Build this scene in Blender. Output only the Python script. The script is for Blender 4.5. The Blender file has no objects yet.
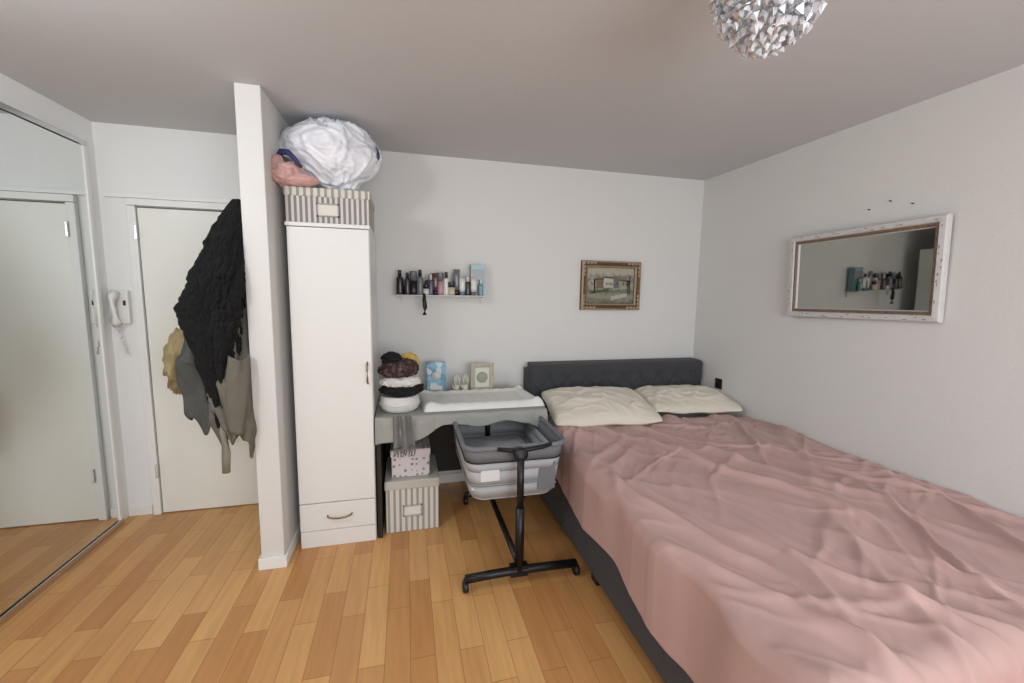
import bpy, math, random
from mathutils import Vector, Matrix, noise
random.seed(4)
C=bpy.context.scene.collection
H=2.37; D=3.08; XR=2.38; XM=-1.715; YB=-1.5

# ---------------------------------------------------------------- materials
def srgb(r,g,b):
    f=lambda c:(c/255/12.92) if c/255<=.04045 else ((c/255+.055)/1.055)**2.4
    return (f(r),f(g),f(b),1)
def mat(name,col,rough=.6,metal=0,var=.06,scale=8,bump=0,bscale=60,sheen=0,trans=0,coat=0):
    m=bpy.data.materials.new(name); m.use_nodes=True; nt=m.node_tree; b=nt.nodes['Principled BSDF']
    b.inputs['Roughness'].default_value=rough; b.inputs['Metallic'].default_value=metal
    if sheen: b.inputs['Sheen Weight'].default_value=sheen
    if trans: b.inputs['Transmission Weight'].default_value=trans
    if coat: b.inputs['Coat Weight'].default_value=coat
    tc=nt.nodes.new('ShaderNodeTexCoord'); n=nt.nodes.new('ShaderNodeTexNoise'); n.inputs['Scale'].default_value=scale; n.inputs['Detail'].default_value=4
    nt.links.new(tc.outputs['Object'],n.inputs['Vector'])
    mx=nt.nodes.new('ShaderNodeMix'); mx.data_type='RGBA'
    c=srgb(*col)
    mx.inputs[6].default_value=tuple(x*(1-var) for x in c[:3])+(1,); mx.inputs[7].default_value=tuple(min(1,x*(1+var)) for x in c[:3])+(1,)
    nt.links.new(n.outputs[0],mx.inputs[0]); nt.links.new(mx.outputs[2],b.inputs['Base Color'])
    if bump:
        n2=nt.nodes.new('ShaderNodeTexNoise'); n2.inputs['Scale'].default_value=bscale; n2.inputs['Detail'].default_value=5
        nt.links.new(tc.outputs['Object'],n2.inputs['Vector'])
        bp=nt.nodes.new('ShaderNodeBump'); bp.inputs['Strength'].default_value=bump; bp.inputs['Distance'].default_value=.01
        nt.links.new(n2.outputs[0],bp.inputs['Height']); nt.links.new(bp.outputs[0],b.inputs['Normal'])
    return m
def nodes(m): return m.node_tree, m.node_tree.nodes['Principled BSDF']
def stripes(name,c1,c2,freq,duty=.5):
    m=mat(name,c1,.8); nt,b=nodes(m)
    tc=nt.nodes.new('ShaderNodeTexCoord'); sp=nt.nodes.new('ShaderNodeSeparateXYZ'); nt.links.new(tc.outputs['Object'],sp.inputs[0])
    ad=nt.nodes.new('ShaderNodeMath'); ad.operation='ADD'; nt.links.new(sp.outputs[0],ad.inputs[0]); nt.links.new(sp.outputs[1],ad.inputs[1])
    mu=nt.nodes.new('ShaderNodeMath'); mu.operation='MULTIPLY'; mu.inputs[1].default_value=freq; nt.links.new(ad.outputs[0],mu.inputs[0])
    fr=nt.nodes.new('ShaderNodeMath'); fr.operation='FRACT'; nt.links.new(mu.outputs[0],fr.inputs[0])
    gt=nt.nodes.new('ShaderNodeMath'); gt.operation='GREATER_THAN'; gt.inputs[1].default_value=duty; nt.links.new(fr.outputs[0],gt.inputs[0])
    mx=nt.nodes.new('ShaderNodeMix'); mx.data_type='RGBA'; mx.inputs[6].default_value=srgb(*c1); mx.inputs[7].default_value=srgb(*c2)
    nt.links.new(gt.outputs[0],mx.inputs[0]); nt.links.new(mx.outputs[2],b.inputs['Base Color'])
    return m
def ramp_voronoi(name,cols,scale,rough=.8):
    m=mat(name,(128,128,128),rough); nt,b=nodes(m)
    tc=nt.nodes.new('ShaderNodeTexCoord'); v=nt.nodes.new('ShaderNodeTexVoronoi'); v.inputs['Scale'].default_value=scale
    nt.links.new(tc.outputs['Object'],v.inputs['Vector'])
    sp=nt.nodes.new('ShaderNodeSeparateColor'); nt.links.new(v.outputs['Color'],sp.inputs[0])
    r=nt.nodes.new('ShaderNodeValToRGB'); r.color_ramp.interpolation='CONSTANT'
    while len(r.color_ramp.elements)<len(cols): r.color_ramp.elements.new(.5)
    for i,c in enumerate(cols):
        r.color_ramp.elements[i].position=i/len(cols); r.color_ramp.elements[i].color=srgb(*c)
    nt.links.new(sp.outputs[0],r.inputs[0]); nt.links.new(r.outputs[0],b.inputs['Base Color'])
    return m
def dots(name,bg,fg,scale,rad):
    m=mat(name,bg,.8); nt,b=nodes(m)
    tc=nt.nodes.new('ShaderNodeTexCoord'); v=nt.nodes.new('ShaderNodeTexVoronoi'); v.inputs['Scale'].default_value=scale; v.inputs['Randomness'].default_value=.4
    nt.links.new(tc.outputs['Object'],v.inputs['Vector'])
    lt=nt.nodes.new('ShaderNodeMath'); lt.operation='LESS_THAN'; lt.inputs[1].default_value=rad; nt.links.new(v.outputs['Distance'],lt.inputs[0])
    mx=nt.nodes.new('ShaderNodeMix'); mx.data_type='RGBA'; mx.inputs[6].default_value=srgb(*bg); mx.inputs[7].default_value=srgb(*fg)
    nt.links.new(lt.outputs[0],mx.inputs[0]); nt.links.new(mx.outputs[2],b.inputs['Base Color'])
    return m

M_wall=mat('wall_paint',(222,220,217),.7,var=.015,scale=2,bump=.1,bscale=90)
M_wallh=mat('hall_wall_paint',(236,236,235),.7,var=.015,scale=2,bump=.08,bscale=90)
M_ceil=mat('ceiling_paint',(205,205,207),.8,var=.03,scale=1.2,bump=.05,bscale=60)
M_trim=mat('trim_white',(238,238,236),.4,var=.01)
M_door=mat('door_white',(238,238,231),.35,var=.012,scale=1.5)
M_ward=mat('wardrobe_white',(232,231,228),.38,var=.012,scale=2)
M_gap=mat('shadow_gap',(90,88,86),.9)
M_chrome=mat('chrome',(205,205,208),.18,1)
M_mirror=mat('mirror_glass',(226,229,228),.015,1,var=.003)
M_mirror2=mat('dimmed_mirror_glass',(168,169,162),.02,1,var=.02,scale=5)  # grey tint puts the dimness of the reflected wall into the glass colour
M_black=mat('black_metal',(22,22,25),.4,.2)
M_blackp=mat('black_plastic',(18,18,20),.45)
M_brass=mat('aged_brass',(140,118,84),.35,.9)
M_grey=mat('charcoal_fabric',(64,65,69),.95,var=.12,scale=60,bump=.35,bscale=300,sheen=.1)
M_sheet=mat('mattress_white',(225,220,212),.9)
M_pillow=mat('cream_pillowcase',(222,214,199),.9,var=.03,scale=6,bump=.12,bscale=30,sheen=.1)
M_duvet=mat('dusty_pink_cotton',(190,156,151),.95,var=.05,scale=3,bump=.15,bscale=28,sheen=.1)

# floor parquet
M_floor=bpy.data.materials.new('oak_parquet'); M_floor.use_nodes=True
nt,b=nodes(M_floor)
tc=nt.nodes.new('ShaderNodeTexCoord'); mp=nt.nodes.new('ShaderNodeMapping'); mp.inputs['Rotation'].default_value=(0,0,math.pi/2)
nt.links.new(tc.outputs['Object'],mp.inputs[0])
br=nt.nodes.new('ShaderNodeTexBrick'); br.offset=.37; br.offset_frequency=2; br.squash=1.0
br.inputs['Scale'].default_value=1; br.inputs['Brick Width'].default_value=.46; br.inputs['Row Height'].default_value=.098
br.inputs['Mortar Size'].default_value=.0011; br.inputs['Mortar Smooth'].default_value=.3; br.inputs['Bias'].default_value=-.05
br.inputs['Color1'].default_value=srgb(228,176,114); br.inputs['Color2'].default_value=srgb(200,141,84); br.inputs['Mortar'].default_value=srgb(145,95,55)
nt.links.new(mp.outputs[0],br.inputs['Vector'])
gn=nt.nodes.new('ShaderNodeTexNoise'); gn.inputs['Scale'].default_value=1; gn.inputs['Detail'].default_value=6
m2=nt.nodes.new('ShaderNodeMapping'); m2.inputs['Scale'].default_value=(40,3,1); nt.links.new(tc.outputs['Object'],m2.inputs[0]); nt.links.new(m2.outputs[0],gn.inputs['Vector'])
mx=nt.nodes.new('ShaderNodeMix'); mx.data_type='RGBA'; mx.blend_type='MULTIPLY'; mx.inputs[0].default_value=.38
cr=nt.nodes.new('ShaderNodeValToRGB'); cr.color_ramp.elements[0].position=.3; cr.color_ramp.elements[0].color=(.6,.54,.46,1); cr.color_ramp.elements[1].position=.7; cr.color_ramp.elements[1].color=(1,1,1,1)
nt.links.new(gn.outputs[0],cr.inputs[0]); nt.links.new(br.outputs[0],mx.inputs[6]); nt.links.new(cr.outputs[0],mx.inputs[7]); nt.links.new(mx.outputs[2],b.inputs['Base Color'])
b.inputs['Roughness'].default_value=.34

# ---------------------------------------------------------------- mesh builder
class MB:
    def __init__(s): s.v=[];s.f=[];s.m=[];s.sm=[];s.mats=[]
    def mi(s,m):
        if m not in s.mats: s.mats.append(m)
        return s.mats.index(m)
    def add(s,vs,fs,m,smooth=False):
        o=len(s.v); i=s.mi(m); s.v+=[tuple(v) for v in vs]
        for f in fs: s.f.append([k+o for k in f]); s.m.append(i); s.sm.append(smooth)
    def box(s,x0,x1,y0,y1,z0,z1,m,M=None):
        vs=[Vector((x,y,z)) for x in (x0,x1) for y in (y0,y1) for z in (z0,z1)]
        if M: vs=[M@v for v in vs]
        s.add(vs,[(0,1,3,2),(4,6,7,5),(0,4,5,1),(2,3,7,6),(0,2,6,4),(1,5,7,3)],m)
    def lathe(s,prof,c,m,n=24,sx=1,sy=1,M=None,smooth=True):
        vs=[];fs=[]
        for r,z in prof:
            for k in range(n):
                a=2*math.pi*k/n; v=Vector((r*sx*math.cos(a),r*sy*math.sin(a),z))
                if M: v=M@v
                vs.append(v+Vector(c))
        for i in range(len(prof)-1):
            for k in range(n):
                a=i*n+k;b2=i*n+(k+1)%n; fs.append((a,b2,b2+n,a+n))
        fs.append(tuple(reversed(range(n)))); fs.append(tuple(range((len(prof)-1)*n,len(prof)*n)))
        s.add(vs,fs,m,smooth)
    def tube(s,pts,r,m,n=10,closed=False):
        pts=[Vector(p) for p in pts];vs=[];fs=[];N=len(pts)
        up=Vector((0,0,1))
        for i,p in enumerate(pts):
            if closed: t=pts[(i+1)%N]-pts[i-1]
            else: t=pts[min(i+1,N-1)]-pts[max(i-1,0)]
            t.normalize(); a=t.cross(up)
            if a.length<.05: a=t.cross(Vector((1,0,0)))
            a.normalize(); b2=t.cross(a)
            rr=r[i] if isinstance(r,(list,tuple)) else r
            for k in range(n):
                th=2*math.pi*k/n; vs.append(p+a*rr*math.cos(th)+b2*rr*math.sin(th))
        for i in range(N if closed else N-1):
            j=(i+1)%N
            for k in range(n): fs.append((i*n+k,i*n+(k+1)%n,j*n+(k+1)%n,j*n+k))
        if not closed: fs.append(tuple(reversed(range(n)))); fs.append(tuple(range((N-1)*n,N*n)))
        s.add(vs,fs,m,True)
    def blob(s,c,r,m,fn=None,nu=40,nv=24,M=None,pt=None,smooth=True):
        vs=[];fs=[]
        for j in range(nv+1):
            ph=math.pi*j/nv
            for k in range(nu):
                th=2*math.pi*k/nu; d=Vector((math.sin(ph)*math.cos(th),math.sin(ph)*math.sin(th),math.cos(ph)))
                q=fn(d) if fn else 1
                v=Vector((d.x*r[0],d.y*r[1],d.z*r[2]))*q
                if pt: v=pt(v)
                if M: v=M@v
                vs.append(v+Vector(c))
        for j in range(nv):
            for k in range(nu): fs.append((j*nu+k,(j+1)*nu+k,(j+1)*nu+(k+1)%nu,j*nu+(k+1)%nu))
        s.add(vs,fs,m,smooth)
    def grid(s,nu,nv,fn,m,closeu=False):
        vs=[fn(i/(nu-1) if not closeu else i/nu,j/(nv-1)) for j in range(nv) for i in range(nu)];fs=[]
        for j in range(nv-1):
            for i in range(nu if closeu else nu-1):
                i2=(i+1)%nu; fs.append((j*nu+i,j*nu+i2,(j+1)*nu+i2,(j+1)*nu+i))
        s.add(vs,fs,m,True)
    def done(s,name,parent=None,bevel=0,solid=0,loc=None):
        if loc is None:
            xs=[v[0] for v in s.v];ys=[v[1] for v in s.v];zs=[v[2] for v in s.v]
            loc=((min(xs)+max(xs))/2,(min(ys)+max(ys))/2,min(zs))
            vv=[(v[0]-loc[0],v[1]-loc[1],v[2]-loc[2]) for v in s.v]
        else: vv=s.v
        me=bpy.data.meshes.new(name); me.from_pydata(vv,[],s.f)
        for m in s.mats: me.materials.append(m)
        for p,i,k in zip(me.polygons,s.m,s.sm): p.material_index=i; p.use_smooth=k
        me.update()
        o=bpy.data.objects.new(name,me); C.objects.link(o); o.location=loc
        if parent:
            o.parent=parent
        if solid:
            q=o.modifiers.new('s','SOLIDIFY'); q.thickness=solid; q.offset=-1
        if bevel:
            q=o.modifiers.new('b','BEVEL'); q.width=bevel; q.segments=2; q.limit_method='ANGLE'; q.angle_limit=math.radians(40)
        return o
def empty(name): 
    o=bpy.data.objects.new(name,None); C.objects.link(o); o.empty_display_size=.1; return o
def simple_box(name,x0,x1,y0,y1,z0,z1,m,bevel=0,parent=None):
    b=MB(); b.box(x0,x1,y0,y1,z0,z1,m); return b.done(name,parent,bevel)
def ridge(p): return 1-2*abs(noise.noise(p))

# ---------------------------------------------------------------- room shell
f=MB(); f.box(XM-.1,XR+.1,YB-.1,D+.1,-.1,0,M_floor); f.done('floor',loc=(0,0,0))
simple_box('ceiling',XM-.1,XR+.1,YB-.1,D+.1,H,H+.1,M_ceil)
simple_box('wall_far',-.74,XR+.1,D,D+.12,0,H,M_wall)
simple_box('wall_hall',XM-.1,-.70,3.035,3.2,0,H,M_wallh)
simple_box('wall_right',XR,XR+.1,YB,D,0,H,M_wall)
simple_box('wall_left',XM-.1,XM,YB,3.035,0,H,M_wallh)
simple_box('wall_partition',-.74,-.632,2.28,D,0,H,M_wall,bevel=.004)
w=MB(); wx0,wx1,wz0,wz1=-.2,2.0,.75,2.15
w.box(XM,wx0,YB-.1,YB,0,H,M_wall); w.box(wx1,XR,YB-.1,YB,0,H,M_wall); w.box(wx0,wx1,YB-.1,YB,0,wz0,M_wall); w.box(wx0,wx1,YB-.1,YB,wz1,H,M_wall)
w.done('wall_near')
w=MB()
for a,b2,c,d in ((wx0,wx0+.05,wz0,wz1),(wx1-.05,wx1,wz0,wz1),(wx0+.05,wx1-.05,wz0,wz0+.05),(wx0+.05,wx1-.05,wz1-.05,wz1),(.88,.92,wz0+.05,wz1-.05)): w.box(a,b2,YB-.07,YB-.02,c,d,M_trim)
w.done('window_1')
# skirting
simple_box('baseboard_hall',XM+.002,-1.585,3.02,3.034,0,.06,M_trim,.003)
b=MB(); b.box(-.753,-.619,2.266,2.2795,0,.062,M_trim); b.box(-.753,-.741,2.2795,3.03,0,.062,M_trim); b.box(-.631,-.619,2.2795,2.98,0,.062,M_trim); b.done('baseboard_partition',bevel=.003)
simple_box('baseboard_far',-.13,.81,3.066,3.079,0,.07,M_trim,.003)
simple_box('baseboard_right',XR-.013,XR-.001,YB,2.9,0,.07,M_trim,.003)

# hall door
dr=empty('door_1')
simple_box('leaf',-1.524,-.80,3.017,3.033,.006,1.905,M_door,.002,dr)
simple_box('casing_left',-1.572,-1.530,3.004,3.034,0,1.914,M_trim,.003,dr)
simple_box('casing_right',-.794,-.756,3.004,3.034,0,1.914,M_trim,.003,dr)
simple_box('casing_top',-1.572,-.756,3.004,3.034,1.916,1.955,M_trim,.003,dr)
b=MB(); b.box(-1.5295,-1.5245,3.026,3.034,0,1.912,M_gap); b.box(-1.5245,-.796,3.026,3.034,1.906,1.912,M_gap); b.done('gap',dr)
b=MB()
for z in (.25,1.72): b.box(-1.537,-1.524,2.992,3.003,z,z+.085,M_chrome)
b.done('hinges',dr,.002)
b=MB(); b.lathe([(.022,0),(.022,.01)],(-.87,3.014,1.0),M_chrome,M=Matrix.Rotation(math.pi/2,3,'X')); b.tube([(-.87,3.01,1.0),(-.87,2.96,1.0),(-.97,2.955,1.0)],.009,M_chrome); b.done('handle',dr)
simple_box('trim_1',XM+.032,-.756,3.012,3.034,1.958,1.985,M_trim,.003)

# mirrored sliding closet
cl=empty('mirrored_closet_door')
simple_box('mirror_panel',XM+.012,XM+.02,1.62,2.90,.045,2.20,M_mirror,0,cl)
simple_box('mirror_panel_near',XM+.004,XM+.011,.35,1.66,.045,2.20,M_mirror,0,cl)
b=MB()
b.box(XM+.001,XM+.03,.30,2.93,0,.04,M_chrome); b.box(XM+.001,XM+.03,.30,2.93,2.205,2.23,M_chrome)
b.box(XM+.001,XM+.028,2.90,2.925,.04,2.205,M_trim); b.box(XM+.012,XM+.026,1.60,1.62,.04,2.205,M_chrome); b.box(XM+.001,XM+.03,.30,.35,.04,2.205,M_trim)
b.done('track_and_frame',cl,.002)

# intercom handset
ic=empty('intercom_phone')
M_int=mat('intercom_plastic',(230,229,224),.35,var=.01)
simple_box('base',-1.68,-1.60,3.0,3.034,1.22,1.42,M_int,.008,ic)
b=MB(); b.tube([(-1.655,2.985,1.215),(-1.655,2.965,1.24),(-1.655,2.962,1.31),(-1.655,2.965,1.38),(-1.655,2.985,1.41)],[.022,.022,.014,.022,.022],M_int,14); b.done('handset',ic)
b=MB(); b.tube([(-1.655+.035*math.sin(math.pi*i/40)+.005*math.sin(i*1.8),2.985+.005*math.cos(i*1.8),1.205-.16*math.sin(math.pi*i/40)) for i in range(41)],.004,M_int,6); b.done('cord',ic)
simple_box('buttons',-1.626,-1.612,2.995,3.0,1.33,1.36,M_grey,.002,ic)

# ---------------------------------------------------------------- wardrobe
wd=empty('wardrobe'); x0,x1,y0,y1=-.585,-.182,2.412,2.93
b=MB(); b.box(x0,x1,y0+.02,y1,0,.055,M_ward); b.box(x0,x0+.018,y0+.02,y1,.055,1.765,M_ward); b.box(x1-.018,x1,y0+.02,y1,.055,1.765,M_ward)
b.box(x0+.018,x1-.018,y1-.01,y1,.055,1.765,M_ward); b.box(x0+.018,x1-.018,y0+.02,y1-.01,.055,.07,M_ward); b.box(x0+.018,x1-.018,y0+.02,y1-.01,.255,.27,M_ward)
b.done('carcass',wd,.002)
simple_box('top',x0-.004,x1+.004,y0-.004,y1,1.765,1.785,M_ward,.003,wd)
simple_box('door',x0+.002,x1-.002,y0,y0+.019,.262,1.762,M_ward,.004,wd)
simple_box('drawer_front',x0+.002,x1-.002,y0,y0+.019,.10,.257,M_ward,.004,wd)
simple_box('plinth',x0+.002,x1-.002,y0+.004,y0+.02,0,.096,M_ward,.003,wd)
b=MB(); b.tube([(-.44,y0,.185),(-.435,y0-.018,.183),(-.41,y0-.024,.176),(-.375,y0-.026,.174),(-.34,y0-.024,.176),(-.315,y0-.018,.183),(-.31,y0,.185)],.0045,M_brass); b.done('drawer_handle',wd)
b=MB(); b.tube([(-.207,y0,.93),(-.207,y0-.02,.94),(-.207,y0-.028,.97),(-.207,y0-.028,1.01),(-.207,y0-.02,1.04),(-.207,y0,1.05)],.005,M_brass); b.done('door_handle',wd)

# striped storage boxes
M_str=stripes('grey_white_stripe',(135,129,127),(208,204,200),38,duty=.5)
M_strw=stripes('grey_white_stripe_wide',(156,151,145),(214,210,201),30,duty=.42)
def storage_box(name,x0,x1,y0,y1,z0,z1,ms,ml,label=True,lid=.05):
    e=empty(name)
    simple_box('body',x0+.006,x1-.006,y0+.006,y1-.006,z0,z1-.01,ms,.005,e)
    simple_box('lid',x0,x1,y0,y1,z1-lid,z1,ml,.006,e)
    if label:
        c=(x0+x1)/2; zz=(z0+z1-lid)/2; b=MB()
        w,h=.055,.034
        for q in ((c-w,c+w,zz-h,zz-h+.007),(c-w,c+w,zz+h-.007,zz+h),(c-w,c-w+.007,zz-h,zz+h),(c+w-.007,c+w,zz-h,zz+h)): b.box(q[0],q[1],y0-.004,y0+.006,q[2],q[3],M_chrome)
        b.box(c-w+.007,c+w-.007,y0+.001,y0+.006,zz-h+.007,zz+h-.007,M_sheet); b.done('label_holder',e)
    return e
storage_box('striped_storage_box',-.595,-.175,2.43,2.80,1.787,1.965,M_str,M_strw,True,.045)
M_lid2=mat('lid_cream',(192,187,178),.8,var=.04,scale=30)
storage_box('striped_storage_box',-.135,.185,2.46,2.85,0.001,.325,M_strw,M_lid2,True,.055)
M_dot=dots('dotted_card',(214,206,206),(140,132,142),30,.28)
storage_box('dotted_gift_box',-.10,.135,2.50,2.78,.327,.50,M_dot,M_dot,False,.045)

# bags of stuff on top of wardrobe
M_bag=mat('white_plastic',(236,237,243),.3,var=.02,scale=5,bump=.7,bscale=14)
M_navy=mat('navy_print',(45,48,95),.5)
M_pinkc=mat('pink_fleece',(206,162,156),.95,bump=.5,bscale=60,sheen=.3)
pb=empty('plastic_bag')
def bagf(d):
    w=d+Vector((noise.noise(d*1.5),noise.noise(d*1.5+Vector((7,0,0))),noise.noise(d*1.5+Vector((0,7,0)))))*.35
    q=1+.12*noise.noise(w*1.7+Vector((3,1,2)))
    st=Vector((w.x*3.4,w.y*3.4,w.z*1.1))
    q+=.085*max(0,ridge(st+Vector((1,2,3))))**3+.045*max(0,ridge(w*4+Vector((9,2,3))))**3-.04
    return q
def bagt(v):
    t=max(0,-v.z/.19)
    k=1-.45*t**1.2
    return Vector((v.x*k+.055*t, v.y*k-.05*t, v.z*(1.05 if v.z<0 else 1.04)))
b=MB(); b.blob((-.385,2.615,2.175),(.245,.19,.185),M_bag,bagf,140,90,pt=bagt); b.done('bag_body',pb)
b=MB()
def pr(u,v): 
    return (-.147+.014*math.sin(v*3.1)+.006*u,2.55+.05*u,2.14+.10*v)
b.grid(8,10,pr,M_navy); b.done('printed_logo',pb,solid=.002)
b=MB(); b.tube([(-.615,2.46,2.06),(-.61,2.43,2.10),(-.59,2.42,2.125),(-.555,2.405,2.12),(-.52,2.39,2.085),(-.495,2.39,2.05)],[.010,.014,.016,.014,.010,.008],M_navy); b.done('drawstring',pb)
b=MB(); b.blob((-.57,2.455,2.02),(.075,.085,.053),M_pinkc,lambda d:1+.22*max(0,ridge(d*1.8))**2+.06*ridge(d*6),64,40)
b.blob((-.51,2.42,1.993),(.08,.045,.026),M_pinkc,lambda d:1+.2*ridge(d*2.5+Vector((4,4,4))),48,30)
b.blob((-.61,2.425,2.06),(.03,.035,.045),M_pinkc,lambda d:1+.2*ridge(d*2.5+Vector((1,4,4))),40,24); b.done('pink_fleece_blanket')

# ---------------------------------------------------------------- hanging coats
def garment(name,rings,m,k=7,amp=.16,seed=0,n=110,nv=90,parent=None,fine=0.0,solid=.006):
    b=MB()
    def fn(u,v):
        t=v*(len(rings)-1); i=min(int(t),len(rings)-2); a=t-i; a=a*a*(3-2*a)
        z,cx,cy,rx,ry=[rings[i][q]*(1-a)+rings[i+1][q]*a for q in range(5)]
        th=2*math.pi*u; c,s=math.cos(th),math.sin(th)
        fo=amp*min(1,v*2.2)*math.sin(k*th+6*noise.noise(Vector((c*.8,s*.8,v*2.2+seed))))
        fo+=.7*amp*max(0,ridge(Vector((c*2.2,s*2.2,v*2.5+seed))))**3
        fo+=.2*noise.noise(Vector((c*1.3,s*1.3,v*4+seed*3)))
        if fine: fo+=fine*noise.noise(Vector((c*11,s*11,z*50)))+fine*.8*noise.noise(Vector((c*4,s*4,z*16)))
        zz=z+(.035*math.sin(2*th+seed)+.02*math.sin(5*th)+.012*math.sin(9*th+1))*v*v*1.5
        return (min(cx+rx*(1+fo)*c,-.742 if cy+ry*(1+fo)*s>2.27 else 9),cy+ry*(1+fo)*s,zz)
    b.grid(n,nv,fn,m,closeu=True)
    return b.done(name,parent,solid=solid)
M_blackfur=mat('black_boucle',(15,15,17),1,var=.5,scale=90,bump=1,bscale=140)
M_gcoat=mat('grey_wool',(80,81,79),.95,var=.15,scale=20,bump=.5,bscale=120)
M_taupe=mat('khaki_taupe_cotton',(108,104,93),.9,var=.14,scale=12,bump=.4,bscale=50)
M_beige=mat('beige_lining',(140,134,120),.9,var=.08,scale=12,bump=.3,bscale=50)
M_ochre=mat('ochre_bag',(156,140,102),.8,var=.16,scale=14,bump=.4,bscale=40)
tc_=garment('taupe_coat',[(1.66,-.80,2.44,.03,.03),(1.45,-.825,2.40,.06,.07),(1.2,-.835,2.36,.075,.10),(.98,-.825,2.33,.085,.11),(.83,-.82,2.31,.08,.10),(.70,-.805,2.29,.06,.08)],M_taupe,5,.2,5)
garment('grey_jacket',[(1.60,-.83,2.46,.03,.03),(1.48,-.90,2.43,.07,.08),(1.32,-.945,2.41,.095,.10),(1.12,-.95,2.38,.115,.12),(.95,-.94,2.37,.105,.11),(.83,-.935,2.37,.09,.10)],M_gcoat,5,.17,2)
garment('black_fluffy_coat',[(1.86,-.768,2.34,.02,.02),(1.80,-.785,2.34,.045,.05),(1.65,-.82,2.32,.08,.08),(1.5,-.855,2.30,.10,.10),(1.36,-.885,2.29,.115,.11),(1.26,-.88,2.28,.11,.10),(1.14,-.865,2.26,.085,.08),(1.0,-.865,2.26,.05,.06),(.88,-.865,2.26,.03,.04)],M_blackfur,5,.12,8,n=170,nv=190,fine=.15)
b=MB()
def slv(u,v):
    th=2*math.pi*u; z=1.12-.36*v
    return (-.775+.04*(1+.25*math.sin(3*th+v*6))*math.cos(th)-.02*v,2.225+.035*math.sin(th),z+.012*math.sin(th*2))
b.grid(40,30,slv,M_taupe,closeu=True); b.done('sleeve',tc_,solid=.005).location-=tc_.location
b=MB(); b.tube([(-.845,2.24,.86),(-.85,2.22,.76),(-.845,2.22,.66),(-.85,2.22,.56)],[.016,.018,.02,.018],M_beige,8); b.done('belt',tc_).location-=tc_.location
tb=empty('tote_bag')
b=MB(); b.blob((-1.085,2.45,1.13),(.065,.09,.19),M_ochre,lambda d:(1+.25*max(0,ridge(d*2.1+Vector((3,3,3))))**2)*(1-.4*max(0,d.z)),56,40,M=Matrix.Rotation(.2,3,'Y')); b.done('bag_pouch',tb)
b=MB(); b.tube([(-1.05,2.45,1.27),(-1.02,2.44,1.36),(-.95,2.44,1.50),(-.86,2.43,1.62),(-.775,2.42,1.70)],.009,M_ochre); b.done('strap',tb)
hk=empty('coat_hook_rail')
b=MB(); b.box(-.752,-.7405,2.30,2.52,1.70,1.74,M_trim)
for y in (2.34,2.41,2.47): b.tube([(-.752,y,1.72),(-.78,y,1.705),(-.79,y,1.72),(-.79,y,1.74)],.004,M_chrome,8)
b.done('hooks',hk,0)

# ---------------------------------------------------------------- bed
bed=empty('double_bed')
b=MB(); b.box(.885,.925,.70,2.93,.05,.30,M_grey); b.box(2.30,2.34,.70,2.93,.05,.30,M_grey); b.box(.925,2.30,.70,.74,.05,.30,M_grey); b.box(.925,2.30,.74,2.93,.20,.26,M_grey); b.done('frame',bed,.012)
b=MB()
for x in (.93,2.27):
    for y in (.76,1.8,2.85): b.box(x-.03,x+.03,y-.03,y+.03,0,.06,M_blackp)
b.done('feet',bed,.004)
simple_box('mattress',.90,2.33,.70,2.92,.302,.545,M_sheet,.05,bed)
b=MB(); hx0,hx1,hz=.872,2.374,.915
def hb(u,v):
    x=hx0+(hx1-hx0)*u; z=.10+(hz-.10)*v
    d=0; px=.155
    for r,zr in enumerate((.62,.71,.80)):
        xx=(x-hx0-(.5*px if r%2 else 0))/px; dx=(xx-round(xx))*px; dz=z-zr
        d=max(d,math.exp(-(dx*dx+dz*dz)/(.020**2))*1.0)
    if .60<z<.84:
        for k in (-1,1):
            q=((x-hx0)/px+k*(z-.62)/.18)%1; q=min(q,1-q); d=max(d,.5*math.exp(-(q/.1)**2))
    edge=min(1,min(u,1-u)*1.49/.03)*min(1,(1-v)*.8/.03); e2=math.sqrt(max(0,1-(1-edge)**2))
    y=2.965-.047*e2+.024*d
    if z>hz-.04:
        k=(z-(hz-.04))/.04; off=.04*(1-math.sqrt(max(0,1-k*k)))
        if x<hx0+.05: x=max(x,hx0+off)
        if x>hx1-.05: x=min(x,hx1-off)
    return (x,y,z)
b.grid(300,120,hb,M_grey)
b.box(hx0,hx1,2.964,3.06,.05,hz-.04,M_grey); b.box(hx0+.03,hx1-.03,2.964,3.06,hz-.04,hz,M_grey); b.box(hx0,hx1,2.95,2.965,.05,.12,M_grey)
b.done('headboard',bed,0)
b=MB()
for r,zr in enumerate((.62,.71,.80)):
    for k in range(0,11):
        x=hx0+k*.155+(.0775 if r%2 else 0)
        if hx0+.04<x<hx1-.04: b.blob((x,2.937,zr),(.010,.006,.010),M_grey,None,12,8)
b.done('buttons',bed)
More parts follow.
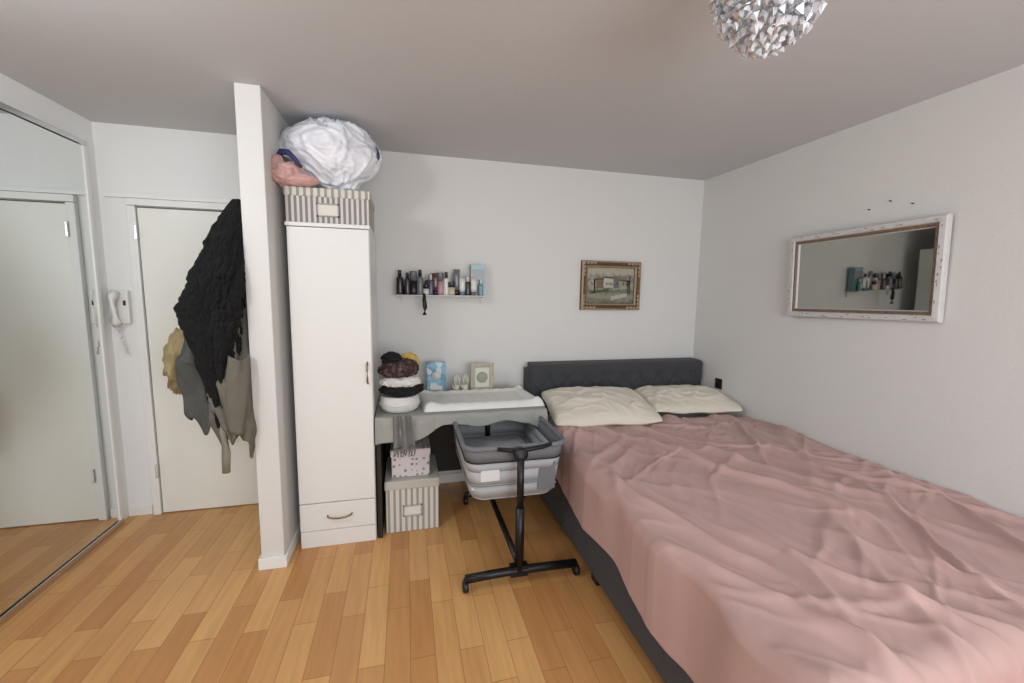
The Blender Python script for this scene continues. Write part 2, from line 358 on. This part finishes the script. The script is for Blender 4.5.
# duvet
b=MB(); TZ=.60; XL=.862; R=.07
def path(s,L):
    if s<L: return 0,(L-s)+R
    a=(s-L)/(R*math.pi/2)
    if a<1: 
        th=a*math.pi/2; return R*(1-math.cos(th)),R*(1-math.sin(th))
    return R+(s-L-R*math.pi/2),0
def crease(q,ang,fx,fy,off,wd=.13,thr=0.0):
    c,s=math.cos(ang),math.sin(ang)
    a=q.x*c+q.y*s; l=-q.x*s+q.y*c
    n=noise.noise(Vector((a*fx,l*fy,off)))
    mask=.5-thr+1.1*noise.noise(Vector((a*1.6,l*1.2,off+30)))
    return math.exp(-(n/wd)**2)*max(0,min(1,mask*1.6))
def folds(x,y):
    p=Vector((x,y,0)); wp=Vector((noise.noise(p*1.4),noise.noise(p*1.4+Vector((5,5,5))),0))*.18+Vector((noise.noise(p*4),noise.noise(p*4+Vector((5,5,5))),0))*.03
    q=p+wp
    w=.022*crease(q,.05,2.8,.5,1,.09)+.020*crease(q,.40,3.2,.6,4,.075)+.018*crease(q,-.35,3.0,.6,9,.08)
    w+=.012*crease(q,.9,3.0,.9,14,.07,.1)+.010*crease(q,-.9,3.2,1.0,17,.07,.1)
    w+=.018*noise.noise(q*1.8+Vector((0,0,3)))
    w+=.008*crease(q,.2,6,1.2,21,.11)+.007*crease(q,-.45,6,1.4,25,.11)+.006*crease(q,.65,7,1.6,28,.12)
    w+=.003*crease(q,.1,13,3,33,.18)+.003*crease(q,-.7,12,3,37,.18)
    return w-.016
def duv(u,v):
    t=v*2.35; dy,dropT=path(t,.25)
    y=min(.60+dy,2.52)
    L=.31-.11*max(0,min(1,(y-.8)/1.6))+.02*math.sin(y*7)
    S=L+1.58
    s=u*S; dx,dropS=path(s,L); x=min(XL+dx,2.372)
    drop=max(dropS,dropT)
    w=folds(x,y)
    z=TZ-drop
    z-=.015*max(0,(x-2.1)/.27)
    if y>2.44: z-=.05*((y-2.44)/.08)**2
    hang=min(1,dropS/R) if dropS>=dropT else 0
    zz=z+w*(1-hang)
    pl_=.012*math.sin(y*11+3*noise.noise(Vector((y*2,0,0))))+.010*noise.noise(Vector((y*7,dropS*3,2)))
    xx=x-hang*(w*.3+pl_+.004)
    ft=min(1,dropT/R) if dropT>dropS else 0
    yy=y-ft*w*.8
    return (xx,yy,zz)
b.grid(330,430,duv,M_duvet); dv=b.done('duvet',bed,solid=.012)
# pillows
def pillow(name,c,a,bb,T,rot,tilt,seed):
    b=MB(); M=Matrix.Rotation(rot,3,'Z')@Matrix.Rotation(tilt,3,'X')
    for sg in (1,-1):
        def fn(u,v):
            x=2*u-1;y=2*v-1
            th=(max(0,(1-x*x)*(1-y*y)))**.42
            X=a*x*(1-.05*(1-y*y)-.07*abs(y)**5); Y=bb*y*(1-.06*(1-x*x)-.10*abs(x)**5)
            z=sg*T*th*(1 if sg>0 else .55)
            z+=.012*th*math.exp(-(noise.noise(Vector((x*1.8+seed,y*1.3,seed)))/.12)**2)+.009*th*math.exp(-(noise.noise(Vector((x*3+y*2,y*2.5-x,seed)))/.12)**2)
            z+=.012*noise.noise(Vector((x*2,y*2,seed)))
            v3=M@Vector((X,Y,z)); return (v3.x+c[0],v3.y+c[1],v3.z+c[2])
        b.grid(80,60,fn,M_pillow)
    return b.done(name,bed)
pillow('pillow_a',(1.285,2.60,.668),.38,.26,.088,-.10,.20,1.3)
pillow('pillow_b',(2.02,2.66,.664),.35,.22,.072,-.14,.16,4.7)

# ---------------------------------------------------------------- desk + cloth
dk=empty('desk')
M_desk=mat('black_brown_wood',(34,31,30),.5)
simple_box('top',-.172,.838,2.425,3.04,.700,.722,M_desk,.003,dk)
b=MB(); b.box(-.172,-.148,2.43,3.03,0,.70,M_desk); b.box(.812,.836,2.90,3.03,0,.70,M_desk); b.box(-.148,.812,3.01,3.03,.12,.70,M_desk); b.done('legs',dk,.002)
M_cloth=mat('sage_grey_cloth',(158,158,153),.92,var=.06,scale=20,bump=.4,bscale=120)
M_scarf=mat('grey_scarf',(122,122,120),.95,var=.15,scale=60,bump=.5,bscale=150)
b=MB()
def cl2(u,v):
    x=-.176+(.842+.176)*u
    hang=.15-.085*max(0,min(1,(x-.0)/.2))
    if x>.72: hang=.065+.05*(x-.72)/.1
    hang+=.012*math.sin(x*19)
    hang=max(.022,hang)
    T=.60; t=v*(T+.2)
    if t<T: y=3.02-t*(3.02-2.419)/T; z=.7265+.0015*ridge(Vector((x*6,y*6,0)))
    else:
        k=min(1,(t-T)/.05); y=2.419-.018*abs(math.sin(x*17+.5*math.sin(x*7)))*k-.003; z=.7265-hang*(t-T)/.2
    return (x,y,z)
b.grid(200,90,cl2,M_cloth); tcl=b.done('table_cloth',solid=.003)
b=MB()
def sc(u,v):
    return (-.075+.10*u+.02*v*u,2.390-.012*math.sin(u*14)-.004*math.sin(v*9),.742-.19*v+.01*math.sin(u*9)*v)
b.grid(30,24,sc,M_scarf)
for i in range(22):
    x=-.073+i*.0054; b.tube([(x,2.390-.012*math.sin((x+.075)*140),.565),(x+.005*math.sin(i),2.386,.54),(x+.008*math.sin(i*2.3),2.388,.51+.012*math.sin(i*1.7))],.003,M_scarf,5)
sf=b.done('fringed_scarf',tcl,solid=.003); sf.location-=tcl.location
M_matw=mat('changing_mat_vinyl',(220,220,215),.45,var=.02)
b=MB()
def cm(u,v):
    x=2*u-1;y=2*v-1
    h=.024+.018*math.exp(-((abs(x)-.90)/.10)**2)+.016*math.exp(-((abs(y)-.85)/.14)**2)
    e=(max(0,1-abs(x)**24)*max(0,1-abs(y)**18))**.5
    return (.455+.375*x+.02*(-y),2.665+.195*y,.732+h*e+.002*math.sin(x*30)*e)
b.grid(90,50,cm,M_matw)
b.box(.10,.81,2.49,2.84,.731,.738,M_matw)
b.done('changing_mat')

# clothes pile
M_wcl=mat('white_knit',(220,217,211),.95,bump=.5,bscale=80); M_bcl=mat('black_cloth',(22,22,25),.95,bump=.3)
M_pat=ramp_voronoi('patterned_scarf_print',[(58,32,36),(84,66,58),(34,32,36),(108,92,76),(68,38,40)],60)
M_yel=mat('yellow_fabric',(196,170,88),.7)
cp=empty('clothes_pile')
def pl(c,r,m,sd,nm,a=.12):
    b=MB(); b.blob(c,r,m,lambda d:1+a*ridge(d*1.5+Vector((sd,sd,0)))+.14*max(0,ridge(d*3+Vector((0,sd,0))))**3,80,50); b.done(nm,cp)
b=MB()
prof=[(.085,0),(.106,.015),(.114,.04),(.114,.065),(.108,.09),(.10,.098),(.094,.085)]
b.lathe(prof,(-.04,2.56,.731),M_wcl,40,1.0,.95)
b.tube([(-.04+.116*math.cos(a*math.pi/16),2.56+.110*math.sin(a*math.pi/16),.731+.05) for a in range(32)],.005,M_wcl,6,True); b.done('white_basket',cp)
pl((-.03,2.545,.862),(.10,.09,.028),M_bcl,2,'black_top',.25)
pl((.035,2.52,.875),(.05,.04,.035),M_bcl,3,'black_sleeve',.3)
pl((-.06,2.55,.912),(.08,.085,.026),M_wcl,5,'white_top',.25)
pl((.0,2.53,.91),(.07,.06,.024),M_wcl,7,'white_sleeve',.35)
pl((-.055,2.57,.975),(.085,.08,.044),M_pat,9,'patterned_scarf',.25)
pl((-.005,2.56,.985),(.06,.05,.042),M_pat,15,'patterned_scarf_fold',.35)
pl((.015,2.66,1.0),(.045,.035,.045),M_yel,11,'yellow_top',.45)
pl((-.085,2.59,1.035),(.048,.045,.035),M_bcl,13,'dark_beanie',.3)

# objects on the desk
M_blue=ramp_voronoi('blue_box_print',[(112,162,190),(138,180,200),(205,214,214),(96,142,178)],26,.5)
e=empty('gift_box')
simple_box('carton',.135,.265,2.90,2.95,.731,.955,M_blue,.003,e)
M_dec=mat('label_cream',(216,214,202),.6)
b=MB(); b.lathe([(.032,0),(.032,.003)],(.2,2.90,.86),M_dec,24,M=Matrix.Rotation(math.pi/2,3,'X')); b.box(.16,.24,2.897,2.901,.76,.79,M_dec); b.done('label',e)
e=empty('hand_ring_holder'); b=MB()
M_por=mat('porcelain',(212,206,190),.3,coat=.4)
for hx in (.345,.405):
    b.lathe([(.026,0),(.03,.012),(.016,.03),(.017,.055)],(hx,2.92,.731),M_por,20,1,.6)
    for i,(dx,l,ti) in enumerate(((-.013,.05,-.12),(-.004,.062,-.03),(.005,.058,.05),(.014,.045,.16))):
        b.tube([(hx+dx,2.92,.78),(hx+dx+ti*l*.5,2.92,.79+l*.5),(hx+dx+ti*l,2.915,.80+l)],[.0055,.005,.004],M_por,8)
    b.tube([(hx-.013,2.92,.755),(hx-.028,2.915,.775),(hx-.032,2.91,.795)],[.007,.006,.004],M_por,8)
b.done('hands',e)
def frame(mb,w,h,prof,mats,M):
    cs=[(-1,-1),(1,-1),(1,1),(-1,1)];vs=[]
    for d,z in prof:
        for cx,cy in cs: vs.append(M@Vector((cx*(w/2-d),cy*(h/2-d),z)))
    for i in range(len(prof)-1):
        fs=[(i*4+k,i*4+(k+1)%4,(i+1)*4+(k+1)%4,(i+1)*4+k) for k in range(4)]
        mb.add(vs,fs,mats[i])
M_tan=mat('carved_cream_wood',(186,178,160),.6,var=.2,scale=40,bump=.5)
e=empty('keepsake_frame')
T4=Matrix.Translation((.525,2.93,.835))@Matrix.Rotation(math.radians(90),4,'X')
b=MB(); frame(b,.165,.205,[(0,0),(0,.015),(.012,.02),(.03,.012),(.032,.006)],[M_tan]*4,T4); b.box(-.055,.055,-.075,.075,0,.006,M_dec,T4)
b.lathe([(.04,0),(.034,.008),(.02,.008)],(0.525,2.924,.835),mat('sage_motif',(158,158,142),.7),24,M=Matrix.Rotation(math.pi/2,3,'X')); b.done('frame',e)

# ---------------------------------------------------------------- bedside crib
cb=empty('bedside_crib'); M_cg=mat('crib_grey_fabric',(118,120,124),.9,var=.08,scale=80,bump=.2,bscale=200)
M_cl=mat('crib_light_panel',(178,180,184),.9,var=.06,scale=120,bump=.3,bscale=300); M_cw=mat('crib_inner_white',(216,216,218),.9)
def rr(w,l,r,n=8):
    o=[]
    for cx,cy,a0 in ((w-r,l-r,0),(-w+r,l-r,90),(-w+r,-l+r,180),(w-r,-l+r,270)):
        for i in range(n+1):
            a=math.radians(a0+90*i/n); o.append((cx+r*math.cos(a),cy+r*math.sin(a)))
    return o
cx,cy=.535,2.36
levels=[(.395,.215,.35,M_cl),(.41,.228,.368,M_cl),(.48,.238,.378,M_cl),(.55,.246,.385,M_cl),(.60,.252,.390,M_cg),(.675,.262,.398,None)]
b=MB()
for i in range(len(levels)-1):
    z0,w0,l0,m=levels[i]; z1,w1,l1,_=levels[i+1]
    p0=rr(w0,l0,.07);p1=rr(w1,l1,.07);n=len(p0)
    vs=[(cx+p[0],cy+p[1],z0) for p in p0]+[(cx+p[0],cy+p[1],z1) for p in p1]
    b.add(vs,[(k,(k+1)%n,(k+1)%n+n,k+n) for k in range(n)],m,True)
p=rr(.215,.35,.07); b.add([(cx+a,cy+c,.395) for a,c in p],[tuple(range(len(p)))],M_cl)
b.done('basket',cb,solid=.006)
b=MB(); b.tube([(cx+a,cy+c,.678) for a,c in rr(.264,.400,.07)],.013,M_cg,10,True); b.done('rim',cb)
b=MB(); b.tube([(cx+a,cy+c,.475) for a,c in rr(.240,.380,.07)],.003,M_cg,8,True); b.tube([(cx+a,cy+c,.60) for a,c in rr(.254,.392,.07)],.003,M_black,8,True); b.done('piping',cb)
b=MB()
def cmx(u,v):
    x=2*u-1;y=2*v-1; e=(max(0,1-abs(x)**8)*max(0,1-abs(y)**8))**.5
    return (cx+.225*x,cy+.36*y,.45+.045*e)
b.grid(30,30,cmx,M_cw); b.done('crib_mattress',cb)
b=MB(); b.box(.65,.745,1.975,1.985,.43,.585,M_cg); b.box(.35,.45,1.974,1.985,.50,.59,M_cw); b.done('pockets',cb,.006)
b=MB()
for y,xa,xb in ((1.88,.262,.835),(2.72,.38,.79)):
    b.tube([(xa,y,.062),(.40,y,.068),(.53,y,.07),(.66,y,.068),(xb,y,.062)],.021,M_black,12)
    b.tube([(.53,y,.07),(.53,y,.40)],.023,M_black,12)
    b.tube([(.53,y,.36),(.53,y,.655)],.018,M_black,12)
    b.lathe([(.0,0),(.034,.002),(.036,.03),(.026,.04),(0,.042)],(.53,y+.025,.668),M_blackp,20,M=Matrix.Rotation(math.pi/2,3,'X'))
    b.box(.485,.575,y-.018,y+.024,.045,.098,M_black)
b.tube([(.53,1.90,.10),(.53,2.70,.10)],.017,M_black,12)
b.tube([(.43,1.945,.678),(.53,1.915,.672),(.66,1.935,.678),(.745,1.975,.682)],.011,M_blackp,10)
b.done('stand',cb)
b=MB()
for y,xa,xb in ((1.88,.262,.835),(2.72,.38,.79)):
    for x in (xa,xb):
        b.lathe([(.0,-.014),(.025,-.013),(.028,-.006),(.028,.006),(.025,.013),(0,.014)],(x,y-.006,.029),M_blackp,20,M=Matrix.Rotation(math.pi/2,3,'Y'))
        b.tube([(x,y,.03),(x,y,.065)],.01,M_black,8)
b.done('castors',cb)

# ---------------------------------------------------------------- shelf with toiletries
sh=empty('wall_shelf')
M_glass=mat('frosted_shelf',(205,207,206),.3)
simple_box('board',-.06,.575,2.95,3.078,1.408,1.415,M_glass,.002,sh)
b=MB()
for x in (-.02,.54):
    b.box(x-.005,x+.005,3.068,3.078,1.355,1.408,M_glass); b.box(x-.005,x+.005,2.99,3.068,1.402,1.408,M_glass)
b.done('brackets',sh)
tl=MB()
cols={'k':(26,25,27),'w':(215,213,210),'br':(85,60,50),'pu':(95,80,120),'pk':(190,145,152),'te':(112,150,158),'go':(150,130,98),'gy':(110,110,115),'dk':(50,46,52),'cr':(200,188,165),'bl':(105,128,155)}
mm={k:mat('toiletry_'+k,c,.3,coat=.3) for k,c in cols.items()}
def bottle(x,y,r,h,m,cap,neck=.45):
    tl.lathe([(r*.95,0),(r,.006),(r,h*.62),(r*.85,h*.7),(r*neck,h*.74)],(x,y,1.416),mm[m],16)
    tl.lathe([(r*neck*1.15,h*.74),(r*neck*1.15,h*.98),(r*neck,h)],(x,y,1.416),mm[cap],14)
def jar(x,y,r,h,m,cap):
    tl.lathe([(r*.9,0),(r,.004),(r,h*.6)],(x,y,1.416),mm[m],18); tl.lathe([(r*1.05,h*.6),(r*1.05,h*.97),(r,h)],(x,y,1.416),mm[cap],18)
def tubeb(x,y,r,h,m,cap):
    tl.lathe([(r*.8,0),(r*.85,h*.2)],(x,y,1.416),mm[cap],14); 
    tl.lathe([(r*.85,h*.2),(r,h*.4),(r,h*.7),(r*1.1,h)],(x,y,1.416),mm[m],14,1,.6)
L=[('b',-.035,.024,.165,'k','k'),('b',.015,.020,.15,'dk','k'),('j',.055,.024,.16,'k','gy'),('b',.10,.024,.17,'gy','k'),('j',.14,.022,.07,'w','k'),('b',.172,.018,.14,'pu','w'),('t',.205,.024,.15,'br','k'),
('j',.24,.022,.155,'pk','gy'),('b',.28,.022,.16,'w','dk'),('j',.315,.025,.09,'cr','dk'),('t',.352,.021,.18,'gy','k'),('t',.392,.022,.12,'w','bl'),('b',.43,.02,.13,'dk','w')]
for q in L:
    y=3.0+random.uniform(-.01,.012)
    {'b':bottle,'j':jar,'t':tubeb}[q[0]](q[1],y,*q[2:])
for i in range(9):
    x=.0+i*.05; (bottle if i%2 else jar)(x,3.048,.018,.10+.06*random.random(),random.choice(['w','k','br','gy','dk']),random.choice(['w','dk','k']))
tl.box(.455,.555,3.0,3.06,1.416,1.635,mm['te']); tl.box(.462,.548,2.9985,3.0,1.50,1.60,mm['gy'])
tubeb(.47,2.975,.022,.12,'w','gy'); bottle(.52,2.975,.018,.11,'te','w')
to=tl.done('toiletries',None,0)
b=MB(); b.tube([(.125,2.946,1.425),(.125,2.938,1.38),(.13,2.940,1.33),(.126,2.942,1.28)],[.008,.014,.016,.016],M_blackp,10); hc=b.done('hanging_comb',sh)

# ---------------------------------------------------------------- painting
pt=empty('framed_painting'); M_bro=mat('antique_gilt',(108,86,64),.5,.3,var=.4,scale=45,bump=.8,bscale=90); M_brl=mat('gilt_highlight',(166,146,120),.5,.2,var=.3,scale=60)
M_cnv=bpy.data.materials.new('town_painting'); M_cnv.use_nodes=True; nt,bs=nodes(M_cnv)
tc=nt.nodes.new('ShaderNodeTexCoord'); sp=nt.nodes.new('ShaderNodeSeparateXYZ'); nt.links.new(tc.outputs['Object'],sp.inputs[0])
n=nt.nodes.new('ShaderNodeTexNoise'); n.inputs['Scale'].default_value=22; n.inputs['Detail'].default_value=6; nt.links.new(tc.outputs['Object'],n.inputs[0])
ma=nt.nodes.new('ShaderNodeMath'); ma.operation='MULTIPLY_ADD'; ma.inputs[1].default_value=.5; nt.links.new(n.outputs[0],ma.inputs[0])
mz=nt.nodes.new('ShaderNodeMath'); mz.operation='MULTIPLY_ADD'; mz.inputs[1].default_value=3.0; mz.inputs[2].default_value=-.22; nt.links.new(sp.outputs[2],mz.inputs[0]); nt.links.new(mz.outputs[0],ma.inputs[2])
r=nt.nodes.new('ShaderNodeValToRGB'); cc=[(0,(84,88,76)),(.2,(140,138,118)),(.34,(96,98,86)),(.48,(168,160,140)),(.62,(108,108,104)),(.74,(172,164,146)),(1,(160,154,138))]
while len(r.color_ramp.elements)<len(cc): r.color_ramp.elements.new(.5)
for i,(p_,c_) in enumerate(cc): r.color_ramp.elements[i].position=p_; r.color_ramp.elements[i].color=srgb(*c_)
nt.links.new(ma.outputs[0],r.inputs[0]); nt.links.new(r.outputs[0],bs.inputs['Base Color'])
T=Matrix.Translation((1.575,3.079,1.505))@Matrix.Rotation(math.radians(90),4,'X')
b=MB(); frame(b,.51,.385,[(0,0),(.002,.028),(.014,.034),(.028,.024),(.040,.030),(.052,.018),(.056,.008)],[M_bro,M_brl,M_bro,M_bro,M_brl,M_bro],T)
for sx in (-1,1):
    for sy in (-1,1):
        for k in range(4):
            b.blob(T@Vector((sx*(.235-.03*k),sy*.172,.03)),(.014,.008,.012),M_brl,None,12,8)
            b.blob(T@Vector((sx*.235,sy*(.172-.03*k),.03)),(.012,.008,.014),M_brl,None,12,8)
for k in range(-2,3):
    for sy in (-1,1): b.blob(T@Vector((k*.045,sy*.17,.028)),(.018,.007,.009),M_bro,None,12,8)
b.done('frame',pt)
simple_box('canvas',1.375,1.775,3.068,3.072,1.365,1.645,M_cnv,0,pt)
b=MB()
def paintq(x,z,w,h,col,sl=0):
    m=mat('paint',col,.8,var=.35,scale=60); vs=[(x,3.0668,z),(x+w,3.0668,z+sl),(x+w,3.0668,z+h+sl),(x,3.0668,z+h)]; b.add(vs,[(0,1,2,3)],m)
paintq(1.40,1.49,.05,.08,(160,154,140)); paintq(1.45,1.485,.06,.06,(118,100,84)); paintq(1.515,1.49,.08,.075,(184,180,168)); paintq(1.60,1.485,.045,.095,(112,108,100)); paintq(1.65,1.495,.09,.05,(150,142,126))
paintq(1.445,1.545,.07,.014,(92,72,62),.006); paintq(1.51,1.565,.09,.014,(90,88,86),-.006); paintq(1.40,1.44,.16,.02,(78,84,68),.02); paintq(1.58,1.39,.14,.03,(176,172,156),.03); paintq(1.39,1.39,.10,.02,(120,118,100),-.01); paintq(1.645,1.545,.10,.012,(96,80,70),-.01)
for xx in (1.535,1.56,1.58,1.41,1.625,1.68,1.71): paintq(xx,1.51,.009,.018,(66,62,60))
for xx,hh in ((1.43,.12),(1.735,.14),(1.72,.10)): paintq(xx,1.44,.012,hh,(74,82,66))
b.done('painted_town',pt)

# ---------------------------------------------------------------- wall mirror (hangs leaning slightly off the wall)
wm=empty('wall_mirror'); M_fr=mat('whitewashed_wood_frame',(206,204,203),.65,var=.14,scale=26,bump=.5,bscale=45); M_rust=mat('worn_gilt_inner',(128,108,90),.5,.2,var=.5,scale=50,bump=.8,bscale=80)
Tm=Matrix.Translation((2.360,1.772,1.572))@Matrix.Rotation(math.radians(1.4),4,'Z')@Matrix.Rotation(math.radians(-1.4),4,'Y')@Matrix.Rotation(math.radians(-1.2),4,'X')@Matrix(((0,0,-1,0),(-1,0,0,0),(0,1,0,0),(0,0,0,1)))
b=MB(); frame(b,.775,.485,[(0,0),(.0,.022),(.006,.030),(.028,.032),(.032,.025),(.041,.026),(.048,.018),(.053,.008)],[M_fr,M_fr,M_fr,M_fr,M_rust,M_rust,M_fr],Tm)
random.seed(5)
for k in range(46):
    # worn chips where gilt shows through the whitewash
    if random.random()<.6:
        sy=random.choice((-1,1)); b.blob(Tm@Vector((-.36+k*.0157,sy*random.uniform(.216,.236),.031)),(.002,random.uniform(.004,.012),.002),M_rust,None,8,6)
    if k<28 and random.random()<.5:
        sx=random.choice((-1,1)); b.blob(Tm@Vector((sx*random.uniform(.362,.380),-.21+k*.0155,.031)),(.002,.002,random.uniform(.004,.010)),M_rust,None,8,6)
b.box(-.375,.375,-.232,.232,-.006,0,M_desk,Tm)
b.done('frame',wm)
b=MB(); b.box(-.338,.338,-.192,.192,.003,.008,M_mirror2,Tm); b.done('glass',wm)
b=MB()
for y,z in ((1.76,1.905),(1.66,1.93),(1.56,1.90)): b.tube([(2.379,y,z),(2.367,y,z)],.003,M_black,8)
b.done('wall_nails')
e=empty('wall_socket'); simple_box('plate',2.370,2.379,2.715,2.785,.715,.795,M_blackp,.003,e); b=MB(); b.lathe([(.022,0),(.024,.004),(.02,.006)],(2.370,2.75,.755),M_black,20,M=Matrix.Rotation(-math.pi/2,3,'Y')); b.done('outlet',e)

# ---------------------------------------------------------------- chandelier
ch=empty('crystal_chandelier'); cxx,cyy=.872,.935
M_cry=mat('crystal',(240,242,246),.06,0,trans=.5,var=.02); M_cry2=mat('crystal_facet',(205,206,212),.15,.6,var=.2,scale=30); M_cry3=mat('crystal_milky',(226,226,230),.2,0,coat=.8)
b=MB(); b.lathe([(.06,2.369),(.062,2.355),(.03,2.345),(.012,2.34)],(cxx,cyy,0),M_chrome,32); b.lathe([(.008,2.34),(.008,2.16)],(cxx,cyy,0),M_chrome,12)
for r_,z_ in ((.118,2.24),(.12,2.18),(.10,2.12),(.062,2.075)):
    b.tube([(cxx+r_*math.cos(a*math.pi/20),cyy+r_*math.sin(a*math.pi/20),z_) for a in range(40)],.003,M_chrome,6,True)
for k in range(4):
    a=k*math.pi/2; b.tube([(cxx+.12*math.cos(a),cyy+.12*math.sin(a),2.24),(cxx,cyy,2.335)],.003,M_chrome,6)
b.done('metal_frame',ch)
b=MB(); random.seed(9)
def gem(p,w,h,m,n=6):
    Rm=Matrix.Rotation(random.uniform(-.7,.7),3,'X')@Matrix.Rotation(random.uniform(-.7,.7),3,'Y')
    a0=random.random()*3; vs=[Vector((0,0,h*.5))]
    for k in range(n): a=a0+2*math.pi*k/n; vs.append(Vector((w*math.cos(a),w*math.sin(a),h*.12)))
    vs.append(Vector((0,0,-h*.5))); vs=[p+Rm@v for v in vs]
    fs=[(0,k+1,(k+1)%n+1) for k in range(n)]+[(n+1,(k+1)%n+1,k+1) for k in range(n)]
    b.add(vs,fs,m)
for j in range(14):
    z=2.25-j*.0155; t=j/13
    r_=.128*math.sqrt(max(.015,1-t**2.2)); n=max(3,int(2*math.pi*r_/.018))
    for k in range(n):
        a=2*math.pi*(k+random.uniform(-.3,.3)+.5*(j%2))/n; rj=r_*random.uniform(.92,1.05); sz=random.uniform(.75,1.35)
        gem(Vector((cxx+rj*math.cos(a),cyy+rj*math.sin(a),z+random.uniform(-.007,.007))),.0095*sz,.023*sz,random.choice([M_cry,M_cry2,M_cry3]),random.choice([4,5,6]))
    if j%2==0:
        for k in range(n//2):
            a=4*math.pi*k/n; gem(Vector((cxx+r_*.6*math.cos(a),cyy+r_*.6*math.sin(a),z)),.012,.026,M_cry3)
b.done('crystal_drops',ch)

# ---------------------------------------------------------------- lamps
def area(name,loc,rot,sx,sy,e,col):
    l=bpy.data.lights.new(name,'AREA'); l.shape='RECTANGLE'; l.size=sx; l.size_y=sy; l.energy=e; l.color=col
    o=bpy.data.objects.new(name,l); C.objects.link(o); o.location=loc; o.rotation_euler=rot; return o
area('window_daylight',(.9,YB-.01,1.45),(math.radians(90),0,0),2.1,1.35,60,(.92,.97,1))
hl=empty('hall_ceiling_lamp'); M_opal=mat('opal_glass',(245,243,238),.3); nt,bs=nodes(M_opal); bs.inputs['Emission Color'].default_value=(.95,.97,1,1); bs.inputs['Emission Strength'].default_value=2.5
b=MB(); b.lathe([(.15,2.369),(.15,2.345),(.13,2.32),(.08,2.30),(.0,2.295)],(-1.2,1.0,0),M_opal,32); b.done('diffuser',hl)
l=bpy.data.lights.new('hall_lamp_light','POINT'); l.energy=25; l.shadow_soft_size=.12; l.color=(.93,.97,1)
o=bpy.data.objects.new('hall_lamp_light',l); C.objects.link(o); o.location=(-1.2,1.0,2.12)
W=bpy.data.worlds.new('World'); bpy.context.scene.world=W; W.use_nodes=True; W.node_tree.nodes['Background'].inputs[0].default_value=(.8,.88,1,1); W.node_tree.nodes['Background'].inputs[1].default_value=1.0
try: bpy.context.scene.view_settings.view_transform='Standard'
except Exception as ex: print(ex)

# ---------------------------------------------------------------- camera
p_,y_,r_=.1188,.2483,.0155
sy,cy_,sp_,cp_=math.sin(y_),math.cos(y_),math.sin(p_),math.cos(p_)
R=Vector((cy_,-sy,0));F=Vector((sy*cp_,cy_*cp_,-sp_));U=Vector((sy*sp_,cy_*sp_,cp_))
c,s=math.cos(r_),math.sin(r_); R2=R*c+U*s; U2=U*c-R*s
cam=bpy.data.cameras.new('camera'); cam.sensor_width=36; cam.lens=421.4/1024*36; cam.clip_start=.02
co=bpy.data.objects.new('camera',cam); C.objects.link(co)
co.matrix_world=Matrix(((R2.x,U2.x,-F.x,0),(R2.y,U2.y,-F.y,0),(R2.z,U2.z,-F.z,1.45),(0,0,0,1)))
bpy.context.scene.camera=co
